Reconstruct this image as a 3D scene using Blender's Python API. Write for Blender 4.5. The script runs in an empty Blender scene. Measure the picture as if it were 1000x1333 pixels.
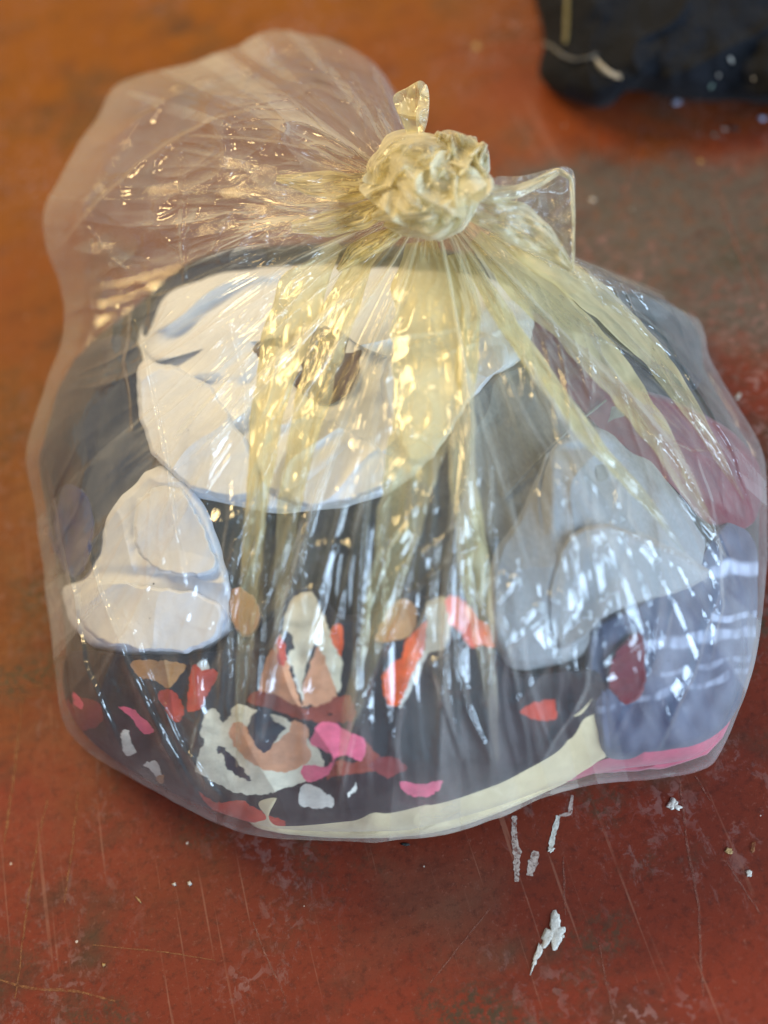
import bpy, math
import numpy as np
from mathutils import Matrix, Vector

# ------------------------------------------------------------------ camera
W, H = 1000.0, 1333.0
PITCH, ROLL, DIST, FOV = math.radians(56), math.radians(18), 1.30, math.radians(46)
FPX = (H / 2) / math.tan(FOV / 2)
F = np.array([0, math.cos(PITCH), -math.sin(PITCH)])
P0 = -F * DIST
r0 = np.array([1.0, 0, 0]); u0 = np.cross(r0, F)
UP = math.cos(ROLL) * u0 + math.sin(ROLL) * r0
RT = math.cos(ROLL) * r0 - math.sin(ROLL) * u0
scene = bpy.context.scene
cam = bpy.data.cameras.new("camera"); camo = bpy.data.objects.new("camera", cam)
scene.collection.objects.link(camo); scene.camera = camo
camo.matrix_world = Matrix(((RT[0], UP[0], -F[0], P0[0]), (RT[1], UP[1], -F[1], P0[1]),
                            (RT[2], UP[2], -F[2], P0[2]), (0, 0, 0, 1)))
cam.sensor_fit = 'VERTICAL'; cam.sensor_height = 32.0
cam.lens = 16.0 / math.tan(FOV / 2)
cam.clip_start = 0.01; cam.clip_end = 50
cam.dof.use_dof = True; cam.dof.focus_distance = 1.07; cam.dof.aperture_fstop = 1.25

# ------------------------------------------------------------------ world, lamps, exposure
world = bpy.data.worlds.new("World"); scene.world = world; world.use_nodes = True
bg = world.node_tree.nodes["Background"]
bg.inputs[0].default_value = (0.64, 0.75, 0.96, 1); bg.inputs[1].default_value = 0.40

def area(name, loc, target, sx, sy, color, power):
    l = bpy.data.lights.new(name, 'AREA'); l.shape = 'RECTANGLE'; l.size = sx; l.size_y = sy
    l.color = color; l.energy = power
    o = bpy.data.objects.new(name, l); scene.collection.objects.link(o)
    o.location = loc
    o.rotation_euler = (Vector(target) - Vector(loc)).to_track_quat('-Z', 'Y').to_euler()
    return o
area("window_light", (1.7, -2.3, 1.2), (0, 0, 0.15), 2.2, 1.6, (0.56, 0.76, 1.0), 215)
area("ceiling_light", (-0.8, 1.5, 2.3), (-0.1, 0.1, 0.1), 1.5, 0.55, (1.0, 0.74, 0.34), 84)
area("ceiling_light", (0.9, 1.9, 2.1), (0.1, 0.1, 0.1), 0.25, 1.6, (1.0, 0.82, 0.52), 16)
scene.view_settings.view_transform = 'Standard'; scene.view_settings.look = 'None'
scene.view_settings.gamma = 1; scene.view_settings.exposure = -0.17
scene.cycles.transparent_max_bounces = 26; scene.cycles.max_bounces = 7
scene.cycles.use_adaptive_sampling = True; scene.cycles.adaptive_threshold = 0.035
scene.cycles.diffuse_bounces = 4; scene.cycles.glossy_bounces = 3
scene.cycles.use_denoising = True
scene.cycles.caustics_reflective = False; scene.cycles.caustics_refractive = False
scene.cycles.sample_clamp_indirect = 6

# ------------------------------------------------------------------ maths helpers
def unproj(px, py, z):
    px = np.asarray(px, float); py = np.asarray(py, float)
    cx = (px - W / 2) / FPX; cy = -(py - H / 2) / FPX
    d = F + cx[..., None] * RT + cy[..., None] * UP
    s = (z - P0[2]) / d[..., 2]
    return P0 + s[..., None] * d

_rng = np.random.RandomState(7)
PERM = _rng.permutation(512)
GR = _rng.normal(size=(512, 3)); GR /= np.linalg.norm(GR, axis=1)[:, None]
def noise3(x, y, z):
    x, y, z = np.broadcast_arrays(np.asarray(x, float), np.asarray(y, float), np.asarray(z, float))
    xi, yi, zi = np.floor(x).astype(int), np.floor(y).astype(int), np.floor(z).astype(int)
    fx, fy, fz = x - xi, y - yi, z - zi
    s = lambda t: t * t * t * (t * (t * 6 - 15) + 10)
    ux, uy, uz = s(fx), s(fy), s(fz)
    def g(a, b, c):
        h = PERM[(PERM[(PERM[(xi + a) & 511] + yi + b) & 511] + zi + c) & 511]
        v = GR[h]
        return v[..., 0] * (fx - a) + v[..., 1] * (fy - b) + v[..., 2] * (fz - c)
    l = lambda a, b, t: a + (b - a) * t
    return 1.6 * l(l(l(g(0,0,0), g(1,0,0), ux), l(g(0,1,0), g(1,1,0), ux), uy),
                   l(l(g(0,0,1), g(1,0,1), ux), l(g(0,1,1), g(1,1,1), ux), uy), uz)
def fbm(x, y, z, o=4):
    r = 0; a = 1
    for i in range(o):
        r = r + a * noise3(x * 2**i + 11.3 * i, y * 2**i, z * 2**i); a *= .5
    return r
def ridge(x, y, z, w=.12):
    return np.exp(-np.abs(noise3(x, y, z)) / w)

def interp_poly(pts, n, smooth=True):
    """closed Catmull-Rom outline resampled to n points"""
    p = np.array(pts, float)
    if smooth:
        out = []
        m = len(p)
        for i in range(m):
            a, b, c, d = p[i-1], p[i], p[(i+1) % m], p[(i+2) % m]
            for t in np.linspace(0, 1, 16, endpoint=False):
                out.append(.5 * ((2*b) + (-a+c)*t + (2*a-5*b+4*c-d)*t*t + (-a+3*b-3*c+d)*t**3))
        p = np.array(out)
    q = np.vstack([p, p[:1]])
    L = np.r_[0, np.cumsum(np.hypot(*np.diff(q, axis=0).T))]
    s = np.linspace(0, L[-1], n, endpoint=False)
    return np.c_[np.interp(s, L, q[:, 0]), np.interp(s, L, q[:, 1])]

def grid_faces(nr, nc, wrap):
    i = np.arange(nr - 1)[:, None]; j = np.arange(nc if wrap else nc - 1)[None, :]
    a = i * nc + j; b = i * nc + (j + 1) % nc
    return np.stack([a, b, b + nc, a + nc], -1).reshape(-1, 4)

# ------------------------------------------------------------------ object helpers
def mesh_obj(name, V, Fq, mat, parent=None, uv=None, col=None, smooth=True, inv=None):
    V = np.asarray(V, np.float32).reshape(-1, 3)
    me = bpy.data.meshes.new(name)
    if isinstance(Fq, np.ndarray):
        nf, k = Fq.shape
        me.vertices.add(len(V)); me.vertices.foreach_set('co', V.ravel())
        me.loops.add(nf * k); me.loops.foreach_set('vertex_index', Fq.astype(np.int32).ravel())
        me.polygons.add(nf); me.polygons.foreach_set('loop_start', np.arange(0, nf * k, k, dtype=np.int32))
        me.update(calc_edges=True)
    else:
        me.from_pydata([tuple(map(float, v)) for v in V], [], Fq)
    me.validate()
    if uv is not None:
        ul = me.uv_layers.new(name='uv')
        li = np.empty(len(me.loops), np.int32); me.loops.foreach_get('vertex_index', li)
        ul.data.foreach_set('uv', np.asarray(uv, np.float32).reshape(-1, 2)[li].ravel())
    if col is not None:
        ca = me.color_attributes.new('print', 'FLOAT_COLOR', 'POINT')
        c = np.ones((len(V), 4), np.float32); c[:, :3] = col.reshape(-1, 3)
        ca.data.foreach_set('color', c.ravel())
    me.polygons.foreach_set('use_smooth', np.full(len(me.polygons), smooth))
    me.materials.append(mat)
    o = bpy.data.objects.new(name, me); scene.collection.objects.link(o)
    if parent is not None:
        o.parent = parent
        o.matrix_parent_inverse = Matrix.Translation(-Vector(parent.location))
    return o
def tag(o, label=None, cat=None, group=None, kind=None):
    for k, v in (('label', label), ('category', cat), ('group', group), ('kind', kind)):
        if v: o[k] = v
    return o
def empty(name, loc, label, cat):
    o = bpy.data.objects.new(name, None); scene.collection.objects.link(o)
    o.location = loc; o.empty_display_size = .02
    return tag(o, label, cat)

# ------------------------------------------------------------------ materials
class NT:
    def __init__(s, name):
        s.m = bpy.data.materials.new(name); s.m.use_nodes = True
        s.t = s.m.node_tree; s.t.nodes.clear()
        s.out = s.n('ShaderNodeOutputMaterial')
    def n(s, typ, **kw):
        x = s.t.nodes.new(typ)
        for k, v in kw.items():
            if k.startswith('i_'):
                key = k[2:]; key = int(key) if key.isdigit() else key.replace('_', ' ')
                if isinstance(v, bpy.types.NodeSocket): s.t.links.new(v, x.inputs[key])
                else: x.inputs[key].default_value = v
            else: setattr(x, k, v)
        return x
    def math(s, op, a, b=0.0, clamp=False):
        x = s.n('ShaderNodeMath', operation=op, use_clamp=clamp)
        for i, v in enumerate((a, b)):
            if isinstance(v, bpy.types.NodeSocket): s.t.links.new(v, x.inputs[i])
            else: x.inputs[i].default_value = v
        return x.outputs[0]
    def mix(s, f, a, b, mode='MIX'):
        x = s.n('ShaderNodeMix', data_type='RGBA', blend_type=mode)
        for i, v in ((0, f), (6, a), (7, b)):
            if isinstance(v, bpy.types.NodeSocket): s.t.links.new(v, x.inputs[i])
            else: x.inputs[i].default_value = v if i == 0 else (tuple(v) + (1,) if len(v) == 3 else v)
        return x.outputs[2]
    def noise(s, vec, scale, detail=4, rough=.5, dist=0):
        x = s.n('ShaderNodeTexNoise', i_Scale=scale, i_Detail=detail, i_Roughness=rough, i_Distortion=dist)
        if vec is not None: s.t.links.new(vec, x.inputs['Vector'])
        return x.outputs['Fac']
    def ramp(s, f, lo, hi, a=0.0, b=1.0):
        x = s.n('ShaderNodeMapRange', i_0=f, i_1=lo, i_2=hi, i_3=a, i_4=b)
        return x.outputs[0]
    def mapping(s, vec, scale=(1, 1, 1), rot=(0, 0, 0), loc=(0, 0, 0)):
        x = s.n('ShaderNodeMapping', i_Vector=vec)
        x.inputs['Scale'].default_value = scale; x.inputs['Rotation'].default_value = rot
        x.inputs['Location'].default_value = loc
        return x.outputs[0]

def film_material(name, tau, tint, milk, rough=.10, us=60.0, vs=3.0, bump=.35, spec=.075):
    t = NT(name)
    uv = t.n('ShaderNodeUVMap').outputs[0]
    obj = t.n('ShaderNodeTexCoord').outputs['Object']
    n1 = t.noise(t.mapping(uv, (us, vs, 1)), 1.0, 5, .6, .4)
    n2 = t.noise(t.mapping(uv, (us * .35, vs * 1.9, 1)), 1.0, 3, .5, .8)
    n3 = t.noise(obj, 30, 3, .5, 1.0)
    rg = t.math('ABSOLUTE', t.math('SUBTRACT', t.noise(t.mapping(uv, (us * .8, vs * .8, 1), (0, 0, 0), (7, 2, 0)), 1.0, 2, .5, .7), .5))
    rg = t.math('MULTIPLY', t.math('MINIMUM', rg, .07), -9.0)
    h = t.math('ADD', t.math('ADD', t.math('MULTIPLY', n1, .5), n2), t.math('ADD', t.math('MULTIPLY', n3, .5), rg))
    calm = t.ramp(t.n('ShaderNodeSeparateXYZ', i_0=uv).outputs[1], .15, .75, .12, 1.0)
    bp = t.n('ShaderNodeBump', i_Strength=t.math('MULTIPLY', calm, bump), i_Distance=.006, i_Height=h).outputs[0]
    geo = t.n('ShaderNodeNewGeometry')
    dot = t.n('ShaderNodeVectorMath', operation='DOT_PRODUCT', i_0=geo.outputs['Normal'], i_1=geo.outputs['Incoming']).outputs['Value']
    c = t.math('MAXIMUM', t.math('ABSOLUTE', dot), .21)
    path = t.math('DIVIDE', tau, c)
    q1 = t.noise(t.mapping(uv, (us * .55, vs * .45, 1)), 1.0, 1, .4, .25)
    q2 = t.noise(t.mapping(uv, (us * 1.1, vs * .7, 1), (0, 0, 0), (3.3, 1.1, 0)), 1.0, 1, .4, .4)
    dbl = t.math('ADD', t.ramp(q1, .555, .565, 1.0, 1.9), t.ramp(q2, .60, .608, 0.0, .9))
    path = t.math('MULTIPLY', path, dbl)
    vv = t.n('ShaderNodeSeparateXYZ', i_0=uv).outputs[1]
    gather = t.math('EXPONENT', t.math('MULTIPLY', vv, -4.2))       # film bunches up towards the knot
    path = t.math('MULTIPLY', path, t.math('ADD', 1.0, t.math('MULTIPLY', gather, 2.6)))
    milkc = t.mix(t.math('MULTIPLY', gather, 1.6, True), milk, (.94, .86, .58))
    opening = t.n('ShaderNodeAttribute', attribute_name='opening').outputs['Fac']
    path = t.math('MULTIPLY', path, t.math('SUBTRACT', 1.0, t.math('MULTIPLY', opening, .9)))
    path = t.math('MULTIPLY', path, t.ramp(n3, .3, .7, .8, 1.2))
    a = t.math('SUBTRACT', 1.0, t.math('EXPONENT', t.math('MULTIPLY', path, -1.0)), True)
    tr = t.n('ShaderNodeBsdfTransparent', i_Color=t.mix(opening, tint, (.99, .985, .965))).outputs[0]
    df = t.n('ShaderNodeBsdfDiffuse', i_Color=milkc, i_Normal=bp).outputs[0]
    tl = t.n('ShaderNodeBsdfTranslucent', i_Color=milkc, i_Normal=bp).outputs[0]
    sc = t.n('ShaderNodeMixShader', i_0=.5, i_1=df, i_2=tl).outputs[0]
    body = t.n('ShaderNodeMixShader', i_0=a, i_1=tr, i_2=sc).outputs[0]
    gl = t.n('ShaderNodeBsdfGlossy', i_Color=(1, 1, 1, 1), i_Roughness=rough, i_Normal=bp).outputs[0]
    d2 = t.n('ShaderNodeVectorMath', operation='DOT_PRODUCT', i_0=bp, i_1=geo.outputs['Incoming']).outputs['Value']
    k = t.math('SUBTRACT', 1.0, t.math('ABSOLUTE', d2), True)
    fr = t.math('ADD', spec, t.math('MULTIPLY', t.math('POWER', k, 4.0), .30), True)
    fin = t.n('ShaderNodeMixShader', i_0=fr, i_1=body, i_2=gl).outputs[0]
    t.t.links.new(fin, t.out.inputs[0])
    return t.m

M_FILM = film_material('plastic_film', .054, (.99, .98, .955), (.92, .90, .83), .085, 40, 1.15, .36)
M_PLEAT = film_material('plastic_film_pleat', .19, (.99, .955, .80), (.95, .86, .55), .13, 2.2, 1.4, .22, .05)
M_KNOT = film_material('plastic_film_bunched', .22, (.985, .96, .84), (.97, .92, .72), .20, 3, 3, .4, .05)

def cloth(name, col, col2=None, weave=900, rough=.9, fuzz=.2, mott=40, prnt=False, heather=False, bump=.25):
    t = NT(name)
    obj = t.n('ShaderNodeTexCoord').outputs['Object']
    if prnt: base = t.n('ShaderNodeVertexColor', layer_name='print').outputs[0]
    else:
        f = t.ramp(t.noise(obj, mott, 5, .6), .35, .65)
        base = t.mix(f, col, col2 or tuple(c * .8 for c in col))
    if heather:
        hn = t.noise(t.mapping(obj, (1, .25, 1), (0, 0, .5)), 700, 3, .7)
        base = t.mix(t.ramp(hn, .35, .65, 0, .55), base, tuple(c * .45 for c in col))
    w1 = t.noise(t.mapping(obj, (1, .35, 1)), weave, 2, .5)
    w2 = t.noise(t.mapping(obj, (.35, 1, 1)), weave, 2, .5)
    w = t.math('ADD', w1, w2)
    big = t.noise(obj, 22, 4, .5, .6)
    hgt = t.math('ADD', t.math('MULTIPLY', w, .06), big)
    bp = t.n('ShaderNodeBump', i_Strength=bump, i_Distance=.012, i_Height=hgt).outputs[0]
    p = t.n('ShaderNodeBsdfPrincipled', i_Base_Color=base, i_Roughness=rough, i_Normal=bp)
    p.inputs['Sheen Weight'].default_value = fuzz
    p.inputs['Specular IOR Level'].default_value = .25
    t.t.links.new(p.outputs[0], t.out.inputs[0])
    return t.m
M_WHITE = cloth('white_cotton', (.80, .83, .90), (.75, .79, .88))
M_DARK = cloth('charcoal_olive_cotton', (.035, .034, .026), (.055, .050, .036))
M_NAVY = cloth('navy_knit', (.016, .022, .042), (.03, .033, .05))
M_BLUE = cloth('royal_blue_cotton', (.02, .03, .16), (.03, .04, .10))
M_TEAL = cloth('dark_teal_cotton', (.012, .028, .032), (.02, .035, .038))
M_GREY = cloth('grey_heather_jersey', (.34, .35, .36), (.29, .30, .31), heather=True)
M_GREYD = cloth('dark_grey_marl', (.25, .245, .21), (.20, .195, .165), heather=True)
M_RED = cloth('maroon_fleece', (.17, .020, .032), (.11, .016, .026))
M_PINK = cloth('pink_cotton', (.55, .10, .16), (.42, .07, .12))
M_CREAM = cloth('cream_cotton', (.72, .60, .36), (.66, .54, .32))
M_BROWN = cloth('opening_shade_cotton', (.05, .025, .012), (.10, .04, .015))
M_TAN = cloth('tan_suede', (.50, .26, .10), (.38, .19, .08))
M_PRINT = cloth('printed_viscose', (1, 1, 1), prnt=True, fuzz=.05, rough=.75)
M_BLACK = cloth('black_jersey', (.0022, .0026, .0042), (.004, .0045, .007), fuzz=.02, bump=.35)
M_SEAM = cloth('grey_overlock_thread', (.16, .15, .13), (.07, .07, .07))
M_SEAMY = cloth('olive_piping', (.20, .17, .06), (.12, .10, .04))
M_STRIPE = cloth('striped_jersey', (1, 1, 1), prnt=True)

def simple(name, col, rough=.7):
    t = NT(name)
    obj = t.n('ShaderNodeTexCoord').outputs['Object']
    n = t.noise(obj, 300, 4, .6)
    p = t.n('ShaderNodeBsdfPrincipled', i_Base_Color=t.mix(t.ramp(n, .35, .65), col, tuple(c * .6 for c in col)), i_Roughness=rough,
            i_Normal=t.n('ShaderNodeBump', i_Strength=.5, i_Distance=.002, i_Height=n).outputs[0])
    t.t.links.new(p.outputs[0], t.out.inputs[0]); return t.m
M_FLAKE = simple('white_plaster', (.66, .60, .50))
M_FLAKEB = simple('pale_blue_chip', (.62, .66, .85))
M_GRIT = simple('dark_grit', (.03, .03, .025))
M_TANCHIP = simple('wood_crumb', (.45, .27, .10))
M_GREEN = simple('grey_green_chip', (.20, .28, .22))

def scratch_mat(name, col, thr):
    t = NT(name)
    obj = t.n('ShaderNodeTexCoord').outputs['Object']
    n = t.noise(obj, 170, 5, .75)
    p = t.n('ShaderNodeBsdfPrincipled', i_Base_Color=(*col, 1), i_Roughness=.7)
    tr = t.n('ShaderNodeBsdfTransparent').outputs[0]
    f = t.ramp(n, thr - .1, thr + .16, 0, .85)
    t.t.links.new(t.n('ShaderNodeMixShader', i_0=f, i_1=tr, i_2=p.outputs[0]).outputs[0], t.out.inputs[0])
    return t.m
M_SCR = scratch_mat('scratched_paint', (.22, .075, .045), .46)
M_SCRO = scratch_mat('scratched_paint_ochre', (.27, .10, .03), .46)
M_SCRW = scratch_mat('scraped_plaster', (.55, .42, .34), .42)

def floor_material():
    t = NT('worn_red_floor_paint')
    pos = t.n('ShaderNodeTexCoord').outputs['Object']
    sep = t.n('ShaderNodeSeparateXYZ', i_0=pos)
    big = t.noise(pos, 2.6, 5, .55, .3)
    red = t.mix(t.ramp(big, .35, .65), (.185, .028, .012), (.125, .021, .010))
    # ochre towards the far left: warm lamplight painted into the floor colour
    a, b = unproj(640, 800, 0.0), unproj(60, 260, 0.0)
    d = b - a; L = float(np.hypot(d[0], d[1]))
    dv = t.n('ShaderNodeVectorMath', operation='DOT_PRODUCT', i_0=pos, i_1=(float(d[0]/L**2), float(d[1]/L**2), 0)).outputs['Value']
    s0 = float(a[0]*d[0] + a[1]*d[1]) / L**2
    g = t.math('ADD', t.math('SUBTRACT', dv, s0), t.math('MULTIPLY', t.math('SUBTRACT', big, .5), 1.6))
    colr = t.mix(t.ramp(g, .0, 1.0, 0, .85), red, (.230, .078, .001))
    # grey, bare patches
    pn = t.noise(pos, 7, 8, .62, .2)
    pm = t.ramp(pn, .56, .70)
    colr = t.mix(t.math('MULTIPLY', pm, .85), colr, (.055, .036, .020))
    # large worn rectangle at the upper right, and a smaller one beyond the bag
    def patch(px, ang, half, soft, c):
        P = unproj(px[0], px[1], 0.0)
        v = t.mapping(pos, loc=(0, 0, 0))
        sub = t.n('ShaderNodeVectorMath', operation='SUBTRACT', i_0=pos, i_1=(float(P[0]), float(P[1]), 0)).outputs[0]
        rot = t.n('ShaderNodeVectorRotate', rotation_type='Z_AXIS', i_Vector=sub, i_Angle=-ang).outputs[0]
        q = t.n('ShaderNodeSeparateXYZ', i_0=rot)
        wob = t.math('MULTIPLY', t.math('SUBTRACT', t.noise(pos, 14, 8, .7), .5), .16)
        ax = t.math('ADD', t.math('SUBTRACT', half[0], t.math('ABSOLUTE', q.outputs[0])), wob)
        ay = t.math('ADD', t.math('SUBTRACT', half[1], t.math('ABSOLUTE', q.outputs[1])), wob)
        m = t.ramp(t.math('MINIMUM', ax, ay), -.01, soft + .03)
        return m
    c0, c1 = unproj(760, 320, 0.), unproj(960, 320, 0.); ang = math.atan2(c1[1]-c0[1], c1[0]-c0[0])
    m1 = patch((850, 322), ang, (.21, .175), .02, None)
    fine = t.noise(pos, 60, 8, .7)
    m1 = t.math('MULTIPLY', m1, t.ramp(fine, .36, .50, .5, 1.0))
    colr = t.mix(m1, colr, (.088, .068, .052))
    m2 = patch((560, 1190), ang, (.07, .05), .06, None)
    colr = t.mix(t.math('MULTIPLY', m2, .55), colr, (.10, .07, .04))
    # pale chalky scuffs
    sc = t.noise(t.mapping(pos, (1, .6, 1), (0, 0, .4)), 60, 9, .78, .5)
    scm = t.math('MULTIPLY', t.ramp(sc, .54, .60), t.ramp(t.noise(pos, 6, 5, .6), .44, .58))
    colr = t.mix(t.math('MULTIPLY', scm, .55), colr, (.21, .10, .08))
    # dark fine mottling and pin specks
    dk = t.noise(pos, 110, 8, .75)
    colr = t.mix(t.ramp(dk, .50, .66, 0, .5), colr, (.032, .010, .007))
    lt = t.noise(pos, 190, 6, .8)
    colr = t.mix(t.ramp(lt, .57, .68, 0, .7), colr, (.22, .08, .05))
    # hair scratches in three directions
    for k, (rot, sx, sy, th) in enumerate(((.25, 90, 1.6, .655), (1.9, 70, 1.3, .66), (-.6, 110, 2.4, .67), (1.2, 130, 3.0, .67))):
        s = t.noise(t.mapping(pos, (sx, sy, 1), (0, 0, rot), (k * 3.1, 0, 0)), 1.0, 3, .55, .15)
        colr = t.mix(t.math('MULTIPLY', t.math('MULTIPLY', t.ramp(s, th, th + .03), t.ramp(t.noise(pos, 9, 4, .6), .42, .56)), .55), colr, (.26, .10, .06))
    vor = t.n('ShaderNodeTexVoronoi', i_Scale=34.0, i_Vector=pos, i_Randomness=1.0)
    sp = t.math('LESS_THAN', vor.outputs['Distance'], .045)
    keep = t.math('GREATER_THAN', t.n('ShaderNodeSeparateXYZ', i_0=vor.outputs['Color']).outputs[0], .62)
    colr = t.mix(t.math('MULTIPLY', t.math('MULTIPLY', sp, keep), .8), colr, (.60, .50, .40))
    cl = t.ramp(t.noise(pos, 3.3, 6, .62), .50, .60)
    ch = t.ramp(t.noise(pos, 95, 4, .55, .6), .54, .58)
    colr = t.mix(t.math('MULTIPLY', t.math('MULTIPLY', cl, ch), .8), colr, (.24, .12, .10))
    cl2 = t.ramp(t.noise(t.mapping(pos, loc=(4, 2, 0)), 6.5, 7, .65), .53, .64)
    ch2 = t.ramp(t.noise(pos, 150, 5, .7), .42, .56)
    colr = t.mix(t.math('MULTIPLY', t.math('MULTIPLY', cl2, ch2), .8), colr, (.045, .040, .022))
    sw = t.noise(t.mapping(pos, (1, 2.2, 1), (0, 0, .9)), 12, 9, .72)
    colr = t.mix(t.ramp(sw, .50, .66, 0, .35), colr, (.060, .016, .010))
    hb = t.math('ADD', t.math('MULTIPLY', fine, .7), t.math('MULTIPLY', dk, .35))
    hb = t.math('ADD', hb, t.math('MULTIPLY', pn, .8))
    bp = t.n('ShaderNodeBump', i_Strength=.30, i_Distance=.0025, i_Height=hb).outputs[0]
    ro = t.ramp(t.math('ADD', t.math('MULTIPLY', fine, .5), t.math('MULTIPLY', pn, .5)), .35, .65, .36, .60)
    p = t.n('ShaderNodeBsdfPrincipled', i_Base_Color=colr, i_Roughness=ro, i_Normal=bp)
    p.inputs['Specular IOR Level'].default_value = .16
    t.t.links.new(p.outputs[0], t.out.inputs[0]); return t.m

# ------------------------------------------------------------------ floor
n = 41; xs = np.linspace(-3, 3, n)
X, Y = np.meshgrid(xs, xs)
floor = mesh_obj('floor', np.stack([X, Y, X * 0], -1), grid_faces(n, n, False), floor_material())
tag(floor, kind='structure')

def sliver(path, w, mat, seed, z=.0004):
    p = np.array(path, float)
    L = np.r_[0, np.cumsum(np.hypot(*np.diff(p, axis=0).T))]
    k = max(8, int(L[-1] / 3)); s = np.linspace(0, L[-1], k)
    c = np.c_[np.interp(s, L, p[:, 0]), np.interp(s, L, p[:, 1])]
    c += 1.2 * np.c_[noise3(s * .05, seed, 0), noise3(s * .05, seed, 9)]
    d = np.gradient(c, axis=0); d /= np.hypot(d[:, 0], d[:, 1])[:, None]
    nrm = np.c_[-d[:, 1], d[:, 0]]
    ww = w * (.35 + .9 * np.abs(noise3(s * .16, seed + 3.3, 1)) + .35 * np.sin(np.pi * s / L[-1]))[:, None] / 2
    a, b = c + nrm * ww, c - nrm * ww
    V = np.stack([unproj(a[:, 0], a[:, 1], np.full(k, z)), unproj(b[:, 0], b[:, 1], np.full(k, z))], 1)
    return mesh_obj('scratch', V, grid_faces(k, 2, False), mat, floor)
SCR = [
 ([(-20, 893), (66, 893)], 2.4, M_SCRO), ([(-20, 905), (66, 907)], 2, M_SCRO),
 ([(30, 905), (24, 960), (18, 1010), (5, 1100)], 3.4, M_SCRO), ([(-10, 1273), (40, 1287), (100, 1290), (150, 1303)], 3.6, M_SCRO),
 ([(102, 1030), (92, 1120), (84, 1175)], 2.2, M_SCRO), ([(62, 1040), (48, 1100), (40, 1150), (20, 1300)], 2.4, M_SCRO),
 ([(838, 160), (822, 230), (800, 275)], 3, M_SCR), ([(943, 270), (962, 330), (990, 400)], 3.2, M_SCR),
 ([(978, 330), (1003, 420)], 2, M_SCR), ([(880, 432), (940, 448), (1010, 470)], 2.4, M_SCR),
 ([(925, 478), (1010, 492)], 2, M_SCR), ([(940, 500), (1005, 560)], 1.8, M_SCR),
 ([(884, 1008), (895, 1100), (910, 1180), (915, 1300)], 3.2, M_SCR), ([(905, 1010), (925, 1042)], 2, M_SCR),
 ([(670, 1062), (669, 1085), (673, 1110), (673, 1148)], 7, M_SCRW), ([(698, 1108), (690, 1140)], 9, M_SCRW),
 ([(727, 1062), (722, 1080), (716, 1108)], 5, M_FLAKE), ([(745, 1035), (742, 1060), (728, 1062)], 4, M_SCRW),
 ([(733, 1115), (736, 1190)], 3, M_SCR), ([(330, 1200), (345, 1240), (372, 1300)], 2.2, M_SCR),
 ([(120, 1230), (220, 1240), (280, 1250)], 1.8, M_SCRO), 
 ([(20, 700), (8, 780), (14, 850)], 2, M_SCRO), ([(770, 160), (776, 215)], 2.2, M_SCR),
 ([(880, 180), (930, 230), (950, 300)], 1.8, M_SCR), ([(905, 510), (960, 520), (1010, 516)], 1.8, M_SCR),
 ([(640, 1180), (560, 1280)], 2, M_SCR), ([(780, 1230), (800, 1330)], 2, M_SCR), ([(945, 1120), (990, 1190)], 2, M_SCR),
]
for i, (p, w, m) in enumerate(SCR): sliver(p, w * (1.5 if m in (M_SCRW, M_FLAKE) else 1.1), m, i * 2.7)

def chip(name, x, y, rx, ry, ang, h, mat, seed, label, cat, group=None, arms=.45):
    """a raised irregular crumb lying on the floor"""
    na, nr = 40, 7
    if y < 300: rx, ry = rx * .62, ry * .62
    an = np.linspace(0, 2 * np.pi, na, endpoint=False)
    rr = 1 + arms * noise3(np.cos(an) * 1.6 + seed, np.sin(an) * 1.6, seed) + .3 * arms * noise3(np.cos(an) * 5, np.sin(an) * 5 + seed, 2)
    V = []
    for k in range(nr):
        t = k / (nr - 1)
        ex, ey = rx * rr * t * np.cos(an), ry * rr * t * np.sin(an)
        px = x + ex * math.cos(ang) - ey * math.sin(ang); py = y + ex * math.sin(ang) + ey * math.cos(ang)
        z = .0006 + .45 * h * np.sqrt(max(0, 1 - t**4)) * (1 + .4 * noise3(ex * .25 + seed, ey * .25, seed))
        V.append(unproj(px, py, np.maximum(z, .0002) if k < nr - 1 else np.full(na, .0001)))
    o = mesh_obj(name, np.array(V), grid_faces(nr, na, True), mat)
    c = unproj(x, y, 0.0)
    o.data.transform(Matrix.Translation((-c[0], -c[1], 0))); o.location = (c[0], c[1], 0)
    return tag(o, label, cat, group)
chip('plaster_crumb', 720, 1214, 13, 19, .35, .003, M_FLAKE, 3.1, 'largest white plaster crumb with a hooked tail on the red floor below the bag', 'plaster crumb', arms=.9)
chip('plaster_crumb', 697, 1247, 4, 17, .35, .0015, M_FLAKE, 8.7, 'thin white plaster streak just below the largest crumb', 'plaster crumb', arms=1.0)
chip('plaster_crumb', 877, 1048, 9, 7, .1, .003, M_FLAKE, 5.3, 'small white plaster crumb below the lower right corner of the bag', 'plaster crumb', arms=.9)
chip('plaster_crumb', 717, 1106, 4.5, 3.5, 0, .002, M_FLAKE, 9.2, 'round white drop at the foot of the white streak below the bag', 'plaster crumb')
chip('plaster_crumb', 975, 1137, 4, 5, 0, .002, M_FLAKE, 1.2, 'pale crumb near the right edge of the floor below the bag', 'plaster crumb')
chip('plaster_crumb', 980, 1103, 3, 7, .2, .0015, M_SCRO, 14.2, 'pinkish crumb nearest the right edge below the bag', 'plaster crumb')
chip('wood_crumb', 949, 1108, 5, 4, 0, .002, M_TANCHIP, 2.2, 'tan wood crumb beside the pale crumbs at the lower right', 'wood crumb')
chip('wood_crumb', 484, 1174, 5, 1.4, 1.1, .0015, M_TANCHIP, 4.1, 'thin tan splinter on the floor under the front of the bag', 'wood splinter') if False else None
chip('wood_splinter', 181, 1172, 6, 1.3, .9, .002, M_TANCHIP, 4.4, 'thin yellow splinter on the brown floor at the lower left', 'splinter')
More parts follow.
